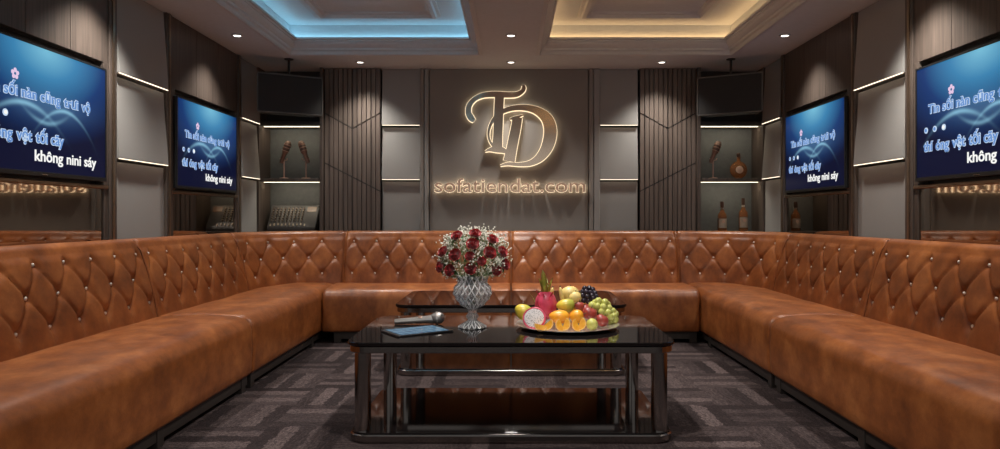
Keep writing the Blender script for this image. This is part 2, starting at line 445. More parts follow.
def alcove(w, label, loc, rotz):
    t = thing('television_alcove', label, 'alcove', loc, rotz, 'television alcoves')
    h = w/2
    bm = new(); nb = max(2, round(w/.34))
    for i in range(nb):
        a = -h+w*i/nb
        box(bm, (a+.0015, -.08, 1.915), (a+w/nb-.0015, 0, CEIL-.003), .002)
    mesh_obj('upper_panel', bm, M['wood'], t)
    mesh_obj('back_board', box(new(), (-h, -.03, 1.20), (h, 0, 1.915)), M['dark'], t)
    mesh_obj('side_frame', box(new(), (-h, -.085, 1.20), (-h+.05, 0, 1.915), .003), M['wood'], t); mesh_obj('side_frame', box(new(), (h-.05, -.085, 1.20), (h, 0, 1.915), .003), M['wood'], t)
    mesh_obj('ledge', box(new(), (-h, -.088, 1.178), (h, 0, 1.20), .004), M['metal'], t)
    mesh_obj('mirror_panel', box(new(), (-h+.035, -.07, .62), (h-.035, 0, 1.178)), M['mirror'], t)['label'] = 'smoked mirror panel'
    for a, b in (((-h, -.08, .62), (-h+.035, 0, 1.178)), ((h-.035, -.08, .62), (h, 0, 1.178)), ((-h, -.08, .1), (h, 0, .62))): mesh_obj('lower_frame', box(new(), a, b, .003), M['wood'], t)
    return t
for s, nm in ((-1, 'blue'), (1, 'orange')):
    r = L90 if s < 0 else R90
    alcove(2.1, 'dark wood alcove with mirror round the nearer television on the %s tray side' % nm, (s*WX, 3.065, 0), r)
    alcove(1.18, 'dark wood alcove with mirror round the farther television on the %s tray side' % nm, (s*WX, 5.47, 0), r)

# ------------------------------------------------------------------ televisions
def television(label, loc, rotz):
    t = thing('television', label, 'television', loc, rotz, 'karaoke televisions')
    w, h = 1.07, .65
    bm = box(new(), (-w/2, -.07, 0), (w/2, -.04, h), .006)
    mesh_obj('casing', bm, M['black'], t)
    mesh_obj('wall_bracket', box(new(), (-.2, -.042, .18), (.2, 0, .48), .004), M['black'], t)
    bz = new(); sw = .011
    for a, b in (((-w/2, 0), (w/2, .022)), ((-w/2, h-sw), (w/2, h)), ((-w/2, .022), (-w/2+sw, h-sw)), ((w/2-sw, .022), (w/2, h-sw))):
        box(bz, (a[0], -.076, a[1]), (b[0], -.068, b[1]), .001)
    mesh_obj('bezel', bz, M['black'], t)
    mesh_obj('maker_plate', box(new(), (-.022, -.078, .007), (.022, -.075, .013), .001), M['chrome'], t)
    sc = mesh_obj('screen', box(new(), (-w/2+sw, -.0725, .022), (w/2-sw, -.070, h-sw)), M['screen'], t); sc['label'] = 'glowing blue screen'
    X = lambda u: (u-.5)*w
    Z = lambda v: h*(1-v)
    y = -.0735
    for body, u0, u1, v, ht, kind in (('Tin sối nàn cũng trưi vộ', .115, .855, .425, .052, 0), ('thí óng vệt tối cãy', .075, .64, .745, .056, 0), ('không nini sáy', .43, .905, .885, .056, 1)):
        for w0, w1, word in words_of(body, X(u0), X(u1)):
            a = text_fit(word, w0-.0025, w1+.0025, Z(v), ht, M['pale_txt' if kind == 0 else 'navy_txt'], 'lyric_word', t, y, .052)
            b = text_fit(word, w0, w1, Z(v), ht, M['blue_txt' if kind == 0 else 'white_txt'], 'word_fill', a, y-.0016, .012 if kind == 0 else .016)
    for i in range(3):
        cx, cz = X(.095+.075*i), Z(.565)
        a = mesh_obj('countdown_dot', lathe(new(), [(0, -.001), (.017, -.001), (.017, .001), (0, .001)], 20), M['pale_txt'], t, loc=(cx, y, cz)); a.rotation_euler = (PI/2, 0, 0)
        b = mesh_obj('dot_center', lathe(new(), [(0, -.001), (.010, -.001), (.010, .001), (0, .001)], 16), M['blue_txt' if i < 2 else 'white_txt'], a, loc=(0, 0, .0015))
    bm = new(); cx, cz = X(.305), Z(.27)
    for i in range(5):
        a = 2*PI*i/5+.3; ball(bm, (cx+.017*math.cos(a), y, cz+.017*math.sin(a)), .011, (1, .1, 1), 10, 6)
    mesh_obj('cursor_mark', bm, M['pink_txt'], t)
    return t
tv = television('wall television with blue karaoke screen in the nearer alcove, blue tray side', (-WX+.038, 3.51, 1.218), L90)
dup(tv, (-WX+.038, 5.435, 1.215), L90, 'wall television with blue karaoke screen next to the shelves of two microphones')
dup(tv, (WX-.038, 3.51, 1.218), R90, 'wall television with blue karaoke screen in the nearer alcove, orange tray side')
dup(tv, (WX-.038, 5.435, 1.215), R90, 'wall television with blue karaoke screen next to the shelves of bottles')

# ------------------------------------------------------------------ slatted panels
def slatted(x0, x1, sgn, label):
    t = thing('slatted_panel', label, 'slatted panel', ((x0+x1)/2, YB, 0), 0, 'slatted wood panels of the back wall')
    w = x1-x0; h = w/2; yf = -.30
    mesh_obj('backing', box(new(), (-h, yf+.022, .01), (h, -.01, CEIL-.003)), M['dark'], t)
    n = 12; g = .007
    zV = lambda x: 1.847+(1.995-1.847)*abs(x)/h
    zS = lambda x: 1.388-sgn*x/h*.135
    fields = [new() for _ in range(4)]
    for i in range(n):
        a, b = -h+w*i/n+.004, -h+w*(i+1)/n-.004
        if i == n//2-1: b -= .003
        if i == n//2: a += .003
        for fi, (lo, hi) in enumerate((((lambda x: .02), (lambda x: zS(x)-g)), ((lambda x: zS(x)+g), (lambda x: zV(x)-g)), ((lambda x: zV(x)+g), (lambda x: CEIL-.005)))):
            bmf = fields[0 if fi == 0 else 3 if fi == 2 else (1 if i < n//2 else 2)]
            prism(bmf, [(a, lo(a)), (b, lo(b)), (b, hi(b)), (a, hi(a))], yf+.022, yf+(.0 if i % 2 else .006))
    for f in fields: mesh_obj('slat_field', f, M['slat'], t)
slatted(-1.765, -1.235, 1, 'tall dark slatted wood panel beside the shelves with two microphones')
slatted(1.22, 1.75, -1, 'tall dark slatted wood panel beside the shelves with bottles')

# ------------------------------------------------------------------ display shelves
def display_shelf(x0, x1, side, label):
    t = thing('display_shelf', label, 'shelf unit', ((x0+x1)/2, YB, 0), 0, 'recessed display shelves')
    h = (x1-x0)/2; yf = -.34; o = side*.055          # wider lit cheek on the outer side
    mesh_obj('back_panel', box(new(), (-h, -.02, .06), (h, 0, CEIL-.003)), M['niche'], t)
    bm = box(new(), (-h, yf, .0), (-h+(.055 if side < 0 else .03), -.02, CEIL-.003), .003)
    mesh_obj('side_panel', bm, M['wood'], t)
    bm = box(new(), (h-(.055 if side > 0 else .03), yf, .0), (h, -.02, CEIL-.003), .003)
    mesh_obj('side_panel', bm, M['wood'], t)
    a, b = -h+(.055 if side < 0 else .03), h-(.055 if side > 0 else .03)
    for z, th in ((1.875, .035), (1.345, .03), (.845, .03)):
        mesh_obj('shelf_board', box(new(), (a, yf+.01, z), (b, -.02, z+th), .003), M['dark' if z > 1.5 else 'wood'], t)
    mesh_obj('upper_back', box(new(), (a, -.14, 1.91), (b, -.02, CEIL-.003)), M['dark'], t)
    for z in (1.875, 1.345):
        mesh_obj('light_strip', box(new(), (a+.01, -.236, z-.005), (b-.01, -.230, z-.001)), M['led_dim'], t)
        l = bpy.data.lights.new('shelf_lamp', 'AREA'); l.shape = 'RECTANGLE'; l.size = b-a-.04; l.size_y = .02; l.energy = .8; l.color = (1, .86, .64)
        lo = bpy.data.objects.new('shelf_lamp', l); COL.objects.link(lo); lo.location = ((x0+x1)/2+(a+b)/2, YB-.233, z-.008); lo.rotation_euler = (math.radians(20), 0, 0)
    return t
SHL = display_shelf(-2.425, -1.77, -1, 'recessed lit shelves holding two microphones and a mixing console')
SHR = display_shelf(1.755, 2.425, 1, 'recessed lit shelves holding a microphone and three bottles')

# hanging speakers
def speaker(label, loc, rotz):
    t = thing('hanging_speaker', label, 'speaker', loc, rotz)
    w, h, d = .57, .345, .13
    bm = new(); pts = [(-w/2, -d/2), (w/2, -d/2), (w/2-.06, d/2), (-w/2+.06, d/2)]
    prism(bm, pts, -h/2, h/2, 'xy'); bmesh.ops.bevel(bm, geom=bm.edges[:], offset=.006, segments=2, affect='EDGES')
    mesh_obj('cabinet', bm, M['black'], t)
    mesh_obj('grille', box(new(), (-w/2+.012, -d/2-.006, -h/2+.012), (w/2-.012, -d/2, h/2-.012), .003), M['mesh'], t)
    fr = new()
    for a, b in (((-w/2, -h/2), (w/2, -h/2+.010)), ((-w/2, h/2-.010), (w/2, h/2)), ((-w/2, -h/2), (-w/2+.010, h/2)), ((w/2-.010, -h/2), (w/2, h/2))):
        box(fr, (a[0], -d/2-.009, a[1]), (b[0], -d/2+.002, b[1]), .001)
    mesh_obj('frame', fr, plain('speaker_edge', (.13, .12, .11), .4, .3), t)
    br = lathe(new(), [(0, h/2), (.011, h/2), (.011, CEIL-loc[2]-.012), (.04, CEIL-loc[2]-.008), (.04, CEIL-loc[2]-.001), (0, CEIL-loc[2]-.001)], 20)
    mesh_obj('ceiling_bracket', br, M['black'], t, True, sharp=40)
    return t
speaker('black hanging speaker with mesh grille above the shelves with two microphones', (-1.98, 6.24, 2.095), math.radians(30))
speaker('black hanging speaker with mesh grille above the shelves with bottles', (1.96, 6.24, 2.095), math.radians(-30))

# ------------------------------------------------------------------ sign
t = thing('monogram_sign', 'large glowing interlaced metal letters TD on the back wall', 'sign', (0, YB-.265, 1.0))
def LG(p):                                     # crop point -> local x, z on the sign plane
    px, py = 430+p[0]/3.4545, 75+p[1]/3.4545
    q = W(px, py, 6.60); return q.x, q.z-1.0, (p[2]/3.4545*6.60/F if len(p) > 2 else 0)
def glyph(name, strokes, yo):
    bm, hb = new(), new()
    for i, s in enumerate(strokes):
        L, R = stroke([LG(p) for p in s], 8)
        ribbon(bm, L, R, -.052-yo-.0006*i, -.034)
        L, R = stroke([LG((p[0], p[1], p[2]+4)) for p in s], 8)
        ribbon(hb, L, R, -.034-.0004*i, -.018)
    o = mesh_obj(name, bm, M['gold'], t)
    mesh_obj('halo_plate', hb, M['halo'], o)
    sp = new()
    for s in strokes[:2]:
        x, z, _ = LG(s[len(s)//2]); tube(sp, [(x, 0, z), (x, -.019, z)], .006)
    mesh_obj('standoff', sp, M['metal'], o)
glyph('letter_t', [
    [(153, 158, 14), (142, 148, 22), (133, 130, 20), (136, 104, 18), (155, 82, 16), (185, 69, 18), (225, 66, 20), (270, 68, 20), (300, 66, 18), (318, 56, 15), (324, 45, 15), (322, 35, 9)],
    [(240, 70, 32), (238, 110, 32), (236, 160, 32), (234, 210, 32), (232, 250, 36)],
    [(190, 264, 4), (206, 258, 12), (226, 256, 22), (250, 259, 20), (268, 266, 6)]], 0)
glyph('letter_d', [
    [(262, 268, 6), (240, 262, 8), (214, 240, 8), (202, 208, 8), (210, 170, 10), (235, 136, 14), (275, 117, 17), (320, 112, 20), (365, 121, 26), (402, 148, 38), (416, 190, 44), (408, 240, 42), (384, 280, 32), (350, 303, 20), (310, 309, 13), (270, 307, 11), (243, 313, 5)],
    [(276, 152, 5), (292, 148, 10), (322, 138, 4)],
    [(302, 146, 34), (297, 180, 34), (289, 220, 35), (281, 260, 36), (273, 298, 40)]], .004)
p = W(434.5, 192, 6.60); q = W(585.5, 192, 6.60)
t = thing('lettering_sign', 'glowing copper website lettering beneath the monogram on the back wall', 'sign', (0, YB-.265, p.z))
text_fit('sofatiendat.com', p.x, q.x, 0, .135, M['gold_dull'], 'letters', t, -.040, .008, .016)
o = text_fit('sofatiendat.com', p.x-.004, q.x+.004, 0, .135, glow('text_halo', (1, .78, .52), 2.4), 'halo_plate', t, -.019, .015, .010)
mesh_obj('mounting_rail', box(new(), (p.x+.02, -.012, .03), (q.x-.02, 0, .036)), M['metal'], t)

# ------------------------------------------------------------------ sofa
ROWS = (.515, .655, .795); RH = .14
def back_profile():
    pr = [(.0+.004, .402, .0)]
    n = 40
    for i in range(n+1):
        s = i/n; z = .405+.435*s
        pr.append((.012*math.sin(PI*s)-.115*s, z, 1.0 if s < .93 else (1-s)/.07))
    for i in range(1, 9):
        a = PI*i/8; pr.append((-.165+.05*math.cos(a), .84+.047*math.sin(a), 0))
    pr += [(-.222, .7, 0), (-.228, .402, 0)]
    return pr
PR = back_profile()
def face_d(z): s = (z-.405)/.435; return .012*math.sin(PI*s)-.115*s
def backrest(path, L, u0, c, root):
    """path(u) -> point, inward normal; top and bottom rows of buttons at u0 + k c, the middle row half a step on"""
    ph = u0/c
    rows = [[x for x in (u0+(k+(.5 if r == 1 else 0))*c for k in range(-2, 14)) if .04 < x < L-.04] for r in range(3)]
    P1 = lambda q: 1-math.exp(-q/.10)
    def tuft(u, z):
        t = (u-u0)/c
        if z > ROWS[2]:   f = min(1, (z-ROWS[2])/.06); pl = P1(.7*abs(math.sin(PI*t))); pl = pl*(1-f)+.92*f
        elif z < ROWS[0]: f = min(1, (ROWS[0]-z)/.10); pl = P1(.7*abs(math.sin(PI*t))); pl = pl*(1-f)+.92*f
        else:
            v = (z-ROWS[0])/(2*RH); pl = P1(abs(math.sin(PI*(t+v))*math.sin(PI*(t-v))))
        dip = 0
        for r, zr in enumerate(ROWS):
            for x in rows[r]:
                d2 = (x-u)**2+(z-zr)**2
                if d2 < .01: dip += math.exp(-d2/(.030**2))
        e = min(1, min(u, L-u)/.05)
        return .0115*(pl*e+.9*(1-e))-.012*dip
    def edge(u): e = min(u, L-u); return 0 if e > .028 else .022*(1-math.sqrt(max(0, 1-((.028-e)/.028)**2)))
    nu = max(20, int(L/.0085)); us = [L*i/nu for i in range(nu+1)]
    us = sorted(set(us+[.004, .010, .016, .022, L-.004, L-.010, L-.016, L-.022]))
    bm = new(); G = []
    for u in us:
        P, n = path(min(max(u, .003), L-.003)); row = []
        for d, z, w in PR:
            e = edge(u); dd = d+(tuft(u, z)*w if w else 0)
            if z > .83: zz = z-e*(z-.83)/.057; 
            else: zz = z
            dd = dd-e if d > -.16 else dd+e*.3
            q = P+n*dd; row.append(bm.verts.new((q.x, q.y, zz)))
        G.append(row)
    for A, B in zip(G, G[1:]):
        for i in range(len(PR)-1): bm.faces.new((A[i], A[i+1], B[i+1], B[i]))
        bm.faces.new((A[-1], A[0], B[0], B[-1]))
    bm.faces.new(G[0][::-1]); bm.faces.new(G[-1])
    org = root.location
    bmesh.ops.translate(bm, verts=bm.verts[:], vec=-Vector(org))
    o = mesh_obj('backrest', bm, M['leather'], root, True, sharp=60)
    for r, zr in enumerate(ROWS):
        for u in rows[r]:
            P, n = path(u)
            q = P+n*(face_d(zr)-.0075)
            b = bpy.data.objects.new('button', BUTTON); COL.objects.link(b); b.parent = o
            b.location = Vector((q.x, q.y, zr))-Vector(org)
            b.rotation_euler = (0, 0, math.atan2(n.y, n.x))
    for ue in (.002, L-.002):                                   # piping along the panel ends
        P, n = path(ue); pts = []
        for d, z, w in PR[1:48:2]:
            q = P+n*((d if w == 0 else d+.012)-.006); pts.append(Vector((q.x, q.y, min(z, .882)))-Vector(org))
        mesh_obj('piping', tube(new(), pts, .0045, 8), M['leather'], o, True)
    return o
bm = ball(new(), (0, 0, 0), .0092, (.75, 1, 1), 12, 8); 
BO = mesh_obj('button', bm, M['button'], None, True); BUTTON = BO.data; bpy.data.objects.remove(BO)

SEAT = .435
def seat_profile(dep):
    pr = [(-.03, SEAT-.012), (.02, SEAT-.004)]
    n = 12
    for i in range(n+1): s = i/n; pr.append((.05+(dep-.16)*s, SEAT+.010*math.sin(PI*min(1, s*1.05))))
    R = .085
    for i in range(1, 9):
        a = PI/2*i/8; pr.append((dep-R+R*math.sin(a)-.0, SEAT-.004-R+R*math.cos(a)))
    for i in range(1, 6): s = i/5; pr.append((dep+.004*math.sin(PI*s)-.004*s, SEAT-.11-(SEAT-.11-.105)*s))
    pr += [(dep-.012, .092), (dep-.03, .088), (-.03, .088)]
    return pr
def seat(path, L, dep, root):
    pr = seat_profile(dep); nu = max(12, int(L/.04)); us = [L*i/nu for i in range(nu+1)]
    us = sorted(set(us+[.003, .008, .015, .026, L-.003, L-.008, L-.015, L-.026]))
    bm = new(); G = []; cx, cz = dep/2, .26
    for u in us:
        P, n = path(min(max(u, .002), L-.002)); e = min(u, L-u); k = 0 if e > .026 else .018*(1-math.sqrt(max(0, 1-((.026-e)/.026)**2)))
        row = []
        for d, z in pr:
            wv = .003*math.sin(u*9+d*13)*math.sin(u*4.3+1) if z > .35 else 0
            dd = d-k if d > cx else d; zz = z-k if z > cz else z
            q = P+n*dd; row.append(bm.verts.new((q.x, q.y, zz+wv)))
        G.append(row)
    m = len(pr)
    for A, B in zip(G, G[1:]):
        for i in range(m): bm.faces.new((A[i], A[(i+1) % m], B[(i+1) % m], B[i]))
    bm.faces.new(G[0][::-1]); bm.faces.new(G[-1])
    bmesh.ops.translate(bm, verts=bm.verts[:], vec=-Vector(root.location))
    return mesh_obj('seat', bm, M['leather'], root, True, sharp=50)
def local_box(root, name, a, b, mat, bev=.003):
    bm = box(new(), a, b, bev); bmesh.ops.translate(bm, verts=bm.verts[:], vec=-Vector(root.location))
    return mesh_obj(name, bm, mat, root)
BX, BY, DEP, RAD = 2.08, 6.16, .56, .60      # backrest foot lines, seat depth, corner radius
def side_path(s, y0): return lambda u: (Vector((s*BX, y0+u, 0)), Vector((-s, 0, 0)))
def corner_path(s):
    def f(u):
        a = u/RAD; c = Vector((s*(BX-RAD), BY-RAD, 0)); n = Vector((-s*math.cos(a), -math.sin(a), 0))
        return c-n*RAD, n
    return f
Y0, Y1, Y2 = 2.04, 4.13, BY-RAD
for s, nm in ((-1, 'two microphone'), (1, 'bottle')):
    side = 'blue' if s < 0 else 'orange'
    t = thing('sofa_section', 'nearest straight tufted cognac leather sofa section along the %s tray side wall' % side, 'sofa', (s*1.9, 3.1, 0), 0, 'tufted leather sofa sections')
    backrest(side_path(s, Y0), Y1-Y0-.004, .06, .2195, t)
    seat(side_path(s, Y0), Y1-Y0-.006, DEP, t)
    xa, xb = sorted((s*(BX-DEP+.028), s*(BX+.2)))
    local_box(t, 'base_frame', (xa, Y0+.02, .03), (xb, Y1-.02, .092), M['dark'])
    for yy in (Y0+.05, (Y0+Y1)/2, Y1-.09):
        for xx in (s*(BX-DEP+.045), s*(BX+.1)):
            local_box(t, 'leg', (xx-.022, yy-.03, 0), (xx+.022, yy+.03, .09), M['dark'])
    t = thing('sofa_section', 'tufted cognac leather corner sofa section below the %s shelves' % nm, 'sofa', (s*1.9, 5.1, 0), 0, 'tufted leather sofa sections')
    backrest(side_path(s, Y1), Y2-Y1-.004, .09, .2195, t)
    backrest(corner_path(s), RAD*PI/2-.004, .15, .205, t)
    seat(side_path(s, Y1), BY+.1-Y1, DEP, t)
    local_box(t, 'base_frame', (xa, Y1+.02, .03), (xb, BY-.05, .092), M['dark'])
    for yy in (Y1+.05, 5.45):
        for xx in (s*(BX-DEP+.045), s*(BX+.1)):
            local_box(t, 'leg', (xx-.022, yy-.03, 0), (xx+.022, yy+.03, .09), M['dark'])
XC = BX-RAD
for s in (-1, 1):
    x0 = -XC if s < 0 else .004
    x1 = -.004 if s < 0 else XC
    t = thing('sofa_section', ('tufted cognac leather sofa section at the back, behind the vase of roses', 'tufted cognac leather sofa section at the back, behind the fruit platter')[s > 0], 'sofa', ((x0+x1)/2, 6.0, 0), 0, 'tufted leather sofa sections')
    pth = lambda u, x0=x0: (Vector((x0+u, BY, 0)), Vector((0, -1, 0)))
    backrest(pth, x1-x0, .075 if s < 0 else .205, .2025, t)
    xe0, xe1 = (-(BX-DEP)+.004, -.003) if s < 0 else (.003, BX-DEP-.004)
    pth2 = lambda u, x0=xe0: (Vector((x0+u, BY, 0)), Vector((0, -1, 0)))
    seat(pth2, xe1-xe0, DEP, t)
    local_box(t, 'base_frame', (xe0+.09, BY-DEP+.028, .03), (xe1-.02, BY+.18, .092), M['dark'])
    for xx in (xe0+.12, (xe0+xe1)/2, xe1-.05):
        for yy in (BY-DEP+.05, BY+.1):
            local_box(t, 'leg', (xx-.03, yy-.022, 0), (xx+.03, yy+.022, .09), M['dark'])

# ------------------------------------------------------------------ coffee tables
TZ = .455
def table(label, loc):
    t = thing('coffee_table', label, 'coffee table', loc, 0, 'black glass coffee tables')
    w, d = 1.49, .86
    mesh_obj('glass_top', slab(new(), rrect(w, d, .085), TZ-.018, TZ, .004), M['glass'], t, False)
    bm = slab(new(), rrect(w-.02, d-.02, .078), TZ-.050, TZ-.019, .003)
    mesh_obj('top_frame', bm, M['chrome'], t)
    for sx in (-1, 1):
        for sy in (-1, 1):
            x, y = sx*(w/2-.07), sy*(d/2-.07)
            bm = new(); pts = [(x+px, y+py) for px, py in rrect(.07, .07, .026, 5)]
            prism(bm, pts, .047, TZ-.050, 'xy'); o = mesh_obj('leg', bm, M['chrome'], t, True, sharp=30)
    mesh_obj('shelf_glass', slab(new(), rrect(w-.035, d-.035, .08), .040, .047, .002), M['glass'], t)
    mesh_obj('shelf_frame', slab(new(), rrect(w-.02, d-.02, .085), .002, .040, .006), M['chrome'], t)
    return t
table('black glass coffee table with dark chrome legs carrying the fruit platter', (0, 3.55, 0))
table('black glass coffee table with dark chrome legs, standing empty before the back sofa', (0, 4.87, 0))

# ------------------------------------------------------------------ tablet and microphone
tab = thing('tablet', 'black tablet with a lit blue tiled screen on the coffee table', 'tablet', (-.458, 3.42, TZ), math.radians(34))
mesh_obj('body', slab(new(), rrect(.30, .205, .014), 0, .008, .002), M['black'], tab)
def tab_screen():
    n = NT('tablet_display'); tc = n.n('ShaderNodeTexCoord'); sp = n.n('ShaderNodeSeparateXYZ'); n.l(tc.outputs['Object'], sp.inputs[0])
    fx = n.math('FRACT', n.math('MULTIPLY', n.math('ADD', sp.outputs[0], 1), 26)); fy = n.math('FRACT', n.math('MULTIPLY', n.math('ADD', sp.outputs[1], 1), 18))
    g = n.math('MAXIMUM', n.math('LESS_THAN', fx, .10), n.math('LESS_THAN', fy, .14))
    nz = n.noise(n.coord(scale=(26, 18, 1)), 1.0, 2)
    base = n.ramp(nz, [(.35, (.04, .16, .32)), (.65, (.10, .32, .52))])
    n.set(color=(.01, .02, .03), emit=n.mix(g, base, (.35, .62, .80)), estr=.42, rough=.2); return n.m
mesh_obj('screen', box(new(), (-.128, -.09, .0078), (.128, .09, .0088)), tab_screen(), tab)
bm = new(); tube(bm, [(-.148, -.0975, .004), (.148, -.0975, .004)], .0022, 8)
mesh_obj('metal_edge', bm, M['chrome'], tab)
silver = plain('silver_metal', (.60, .56, .53), .28, .85); grille = plain('microphone_mesh', (.34, .32, .31), .45, .8, var=.6, nscale=1100)
mic = thing('microphone', 'silver handheld microphone lying behind the tablet on the coffee table', 'microphone', (-.36, 3.66, TZ))
a, b = Vector((-.245, -.015, .0145)), Vector((-.055, -.002, .0262))
def along(l): return a+(b-a)*l
bm = new(); tube(bm, [along(k) for k in (-.01, 0, .02, .5, .85, 1.0, 1.06)], [.011, .0135, .014, .0165, .0195, .024, .024], 24)
mesh_obj('handle', bm, silver, mic, True, sharp=40)
ax = (b-a).normalized(); rot = ax.to_track_quat('Z', 'Y').to_matrix()
t2 = new(); lathe(t2, [(0, -.018), (.021, -.018), (.026, -.008), (.0305, .004), (.0312, .012), (.0300, .026), (.024, .040), (.013, .047), (0, .049)], 28)
bmesh.ops.transform(t2, matrix=Matrix.Translation(along(1.0)+ax*.018+Vector((0, 0, .004))) @ rot.to_4x4(), verts=t2.verts[:])
mesh_obj('grille_head', t2, grille, mic, True)
t2 = new(); lathe(t2, [(.0312, -.004), (.0328, -.003), (.0328, .003), (.0312, .004)], 28, closed=True)
bmesh.ops.transform(t2, matrix=Matrix.Translation(along(1.0)+ax*.028+Vector((0, 0, .004))) @ rot.to_4x4(), verts=t2.verts[:])
mesh_obj('ring', t2, silver, mic, True, sharp=30)
p0 = along(.70); mesh_obj('switch', ball(new(), p0+Vector((0, -.009, .0135)), .008, (1.6, .8, .6)), M['copper'], mic, True)

# ------------------------------------------------------------------ vase of roses
VP = Vector((-.195, 3.545, TZ))
vase = thing('crystal_vase', 'cut crystal pedestal vase holding red roses on the coffee table', 'vase', VP)
def cut(fr, z):
    if z > .115 and z < .235:
        a = fr*16; k = (z-.115)/.03
        tr = lambda q: abs((q % 1)-.5)*2; return 1.03-.11*max(tr(a+k/2), tr(a-k/2))
    if z < .03: return 1+.06*math.cos(2*PI*fr*8)
    if z > .235: return 1+.045*math.cos(2*PI*fr*12)
    return 1+.03*math.cos(2*PI*fr*8)
outer = [(0, .0), (.066, 0), (.072, .004), (.066, .012), (.045, .024), (.026, .035), (.022, .043), (.028, .052), (.031, .060), (.026, .068), (.021, .075), (.022, .088), (.030, .098), (.045, .106), (.060, .116)]
for i in range(1, 37):
    s = i/36; z = .116+.119*s; outer.append((.060+.048*math.sin(PI*min(1, s*1.06)*.78)-.016*s, z))
outer += [(.072, .243), (.079, .256), (.084, .265)]
inner = [(.080, .265), (.074, .255), (.066, .243)] + [(r-.009, z) for r, z in outer[-4:14:-1] if z > .12] + [(.03, .112), (0, .108)]
bm = lathe(new(), outer+inner, 128, mod=cut)
mesh_obj('body', bm, M['crystal'], vase, False)
holder = lathe(new(), [(0, .12), (.012, .12), (.020, .18), (.030, .255), (0, .255)], 20)
mesh_obj('stem_bundle', holder, plain('dark_stems', (.025, .035, .02), .7), vase, True)
red = NT('rose_petal'); cc = red.coord(); red.set(color=red.ramp(red.noise(cc, 60), [(.3, (.22, .004, .008)), (.7, (.55, .014, .022))]), rough=.55, sheen=.3); red = red.m
green = plain('leaf_green', (.05, .11, .03), .5, var=.4); stemg = plain('stem_green', (.07, .13, .035), .55)
def rose_bloom():
    bm = new()
    for layer, (n, R, h, open_) in enumerate(((2, .004, .031, -.2), (3, .009, .032, -.15), (4, .015, .031, .0), (5, .021, .029, .15), (6, .026, .025, .35), (7, .030, .020, .6))):
        for i in range(n):
            a0 = 2*PI*i/n+layer*.7; span = 2*PI/n*1.35; V = []
            for u in range(7):
                row = []
                for v in range(6):
                    t = v/5; a = a0+span*(u/6-.5); e = abs(u/6-.5)*2
                    top = h*(1-.25*e*e)
                    r = R*(.35+.65*math.sin(min(1, t*1.25)*PI/2))+open_*.012*t**3+(.0015*math.sin(u*2+layer))*t
                    row.append(bm.verts.new((r*math.cos(a), r*math.sin(a), -.012+top*(t*1.05-.06*open_*t**4*4))))
                V.append(row)
            for u in range(6):
                for v in range(5): bm.faces.new((V[u][v], V[u+1][v], V[u+1][v+1], V[u][v+1]))
    ball(bm, (0, 0, .004), .010, (.8, .8, 1.5), 10, 8)
    return bm
RB = None
rc = [(140, 58, 'at the upper edge nearest the blue screens'), (208, 50, 'topmost of the bouquet'), (272, 72, 'at the upper edge toward the fruit'), (200, 88, 'large, upper middle of the bouquet'),
      (88, 118, 'at the outer edge, second row, away from the fruit'), (135, 128, 'large, just inside the outer rose of the second row'), (262, 120, 'large, middle row on the fruit side'),
      (308, 118, 'outermost of the middle row on the fruit side'), (190, 132, 'small, in the very middle of the bouquet'), (76, 175, 'lowest outer rose away from the fruit'),
      (115, 186, 'low rose directly above the tablet side of the vase rim'), (193, 178, 'low rose right over the vase mouth'), (285, 184, 'low rose on the fruit side of the vase rim'), (318, 166, 'lowest outermost rose toward the fruit'),
      (232, 150, 'half hidden in white blossom below the large rose on the fruit side')]
BC = Vector((VP.x, 3.57, 1.02-(220+132/3.74-216)*3.56/F))
mouth = Vector((VP.x, VP.y, TZ+.20))
def stem_pts(p, q): 
    m = (p+q)/2+Vector((0, 0, .01)); return [p, (p*2+m)/3+Vector((0, 0, .006)), m, q]
occupied = []
for i, (cx, cy, where) in enumerate(rc):
    q0 = W(420+cx/3.74, 220+cy/3.74, 3.52); dx, dz = q0.x-BC.x, q0.z-BC.z
    r = math.hypot(dx, dz); dep = -math.sqrt(max(.004, .175**2-r*r))*.75
    pos = Vector((q0.x, BC.y+dep, q0.z)); occupied.append(pos)
    r_ = thing('red_rose', 'dark red rose, ' + where, 'rose', pos, 0, 'red roses in the crystal vase')
    dirn = (pos-(BC+Vector((0, .10, -.10)))).normalized()
    quat = dirn.to_track_quat('Z', 'Y')
    if RB is None:
        b = mesh_obj('bloom', rose_bloom(), red, r_, True); RB = b.data
    else:
        b = bpy.data.objects.new('bloom', RB); COL.objects.link(b); b.parent = r_
    b.rotation_mode = 'QUATERNION'; b.rotation_quaternion = quat
    b.scale = (.66,)*3 if i in (8, 14) else (.90,)*3 if 'large' in where else (.82,)*3
    bm = tube(new(), stem_pts(Vector(dirn*-.012), mouth+Vector((random.uniform(-.015, .015), random.uniform(-.015, .015), 0))-pos), .0022, 6)
    mesh_obj('stem', bm, stemg, r_, True)
    lf = new()
    for k in range(3):
        a = 2*PI*k/3+i; d = (Vector((math.cos(a), math.sin(a), -.1))); d = quat @ d
        base = Vector(dirn*-.012); n = quat @ Vector((0, 0, 1)); sd = d.cross(n).normalized()
        L = .045
        pr_ = [base, base+d*L*.45+sd*.010, base+d*L-n*.004, base+d*L*.45-sd*.010]
        vs = [lf.verts.new(p) for p in pr_]; mid = lf.verts.new(base+d*L*.5-n*.003)
        for a_, b_ in zip(vs, vs[1:]+vs[:1]): lf.faces.new((a_, b_, mid))
    mesh_obj('leaf', lf, green, r_)
petalw = plain('white_blossom', (.72, .70, .62), .6, var=.08)
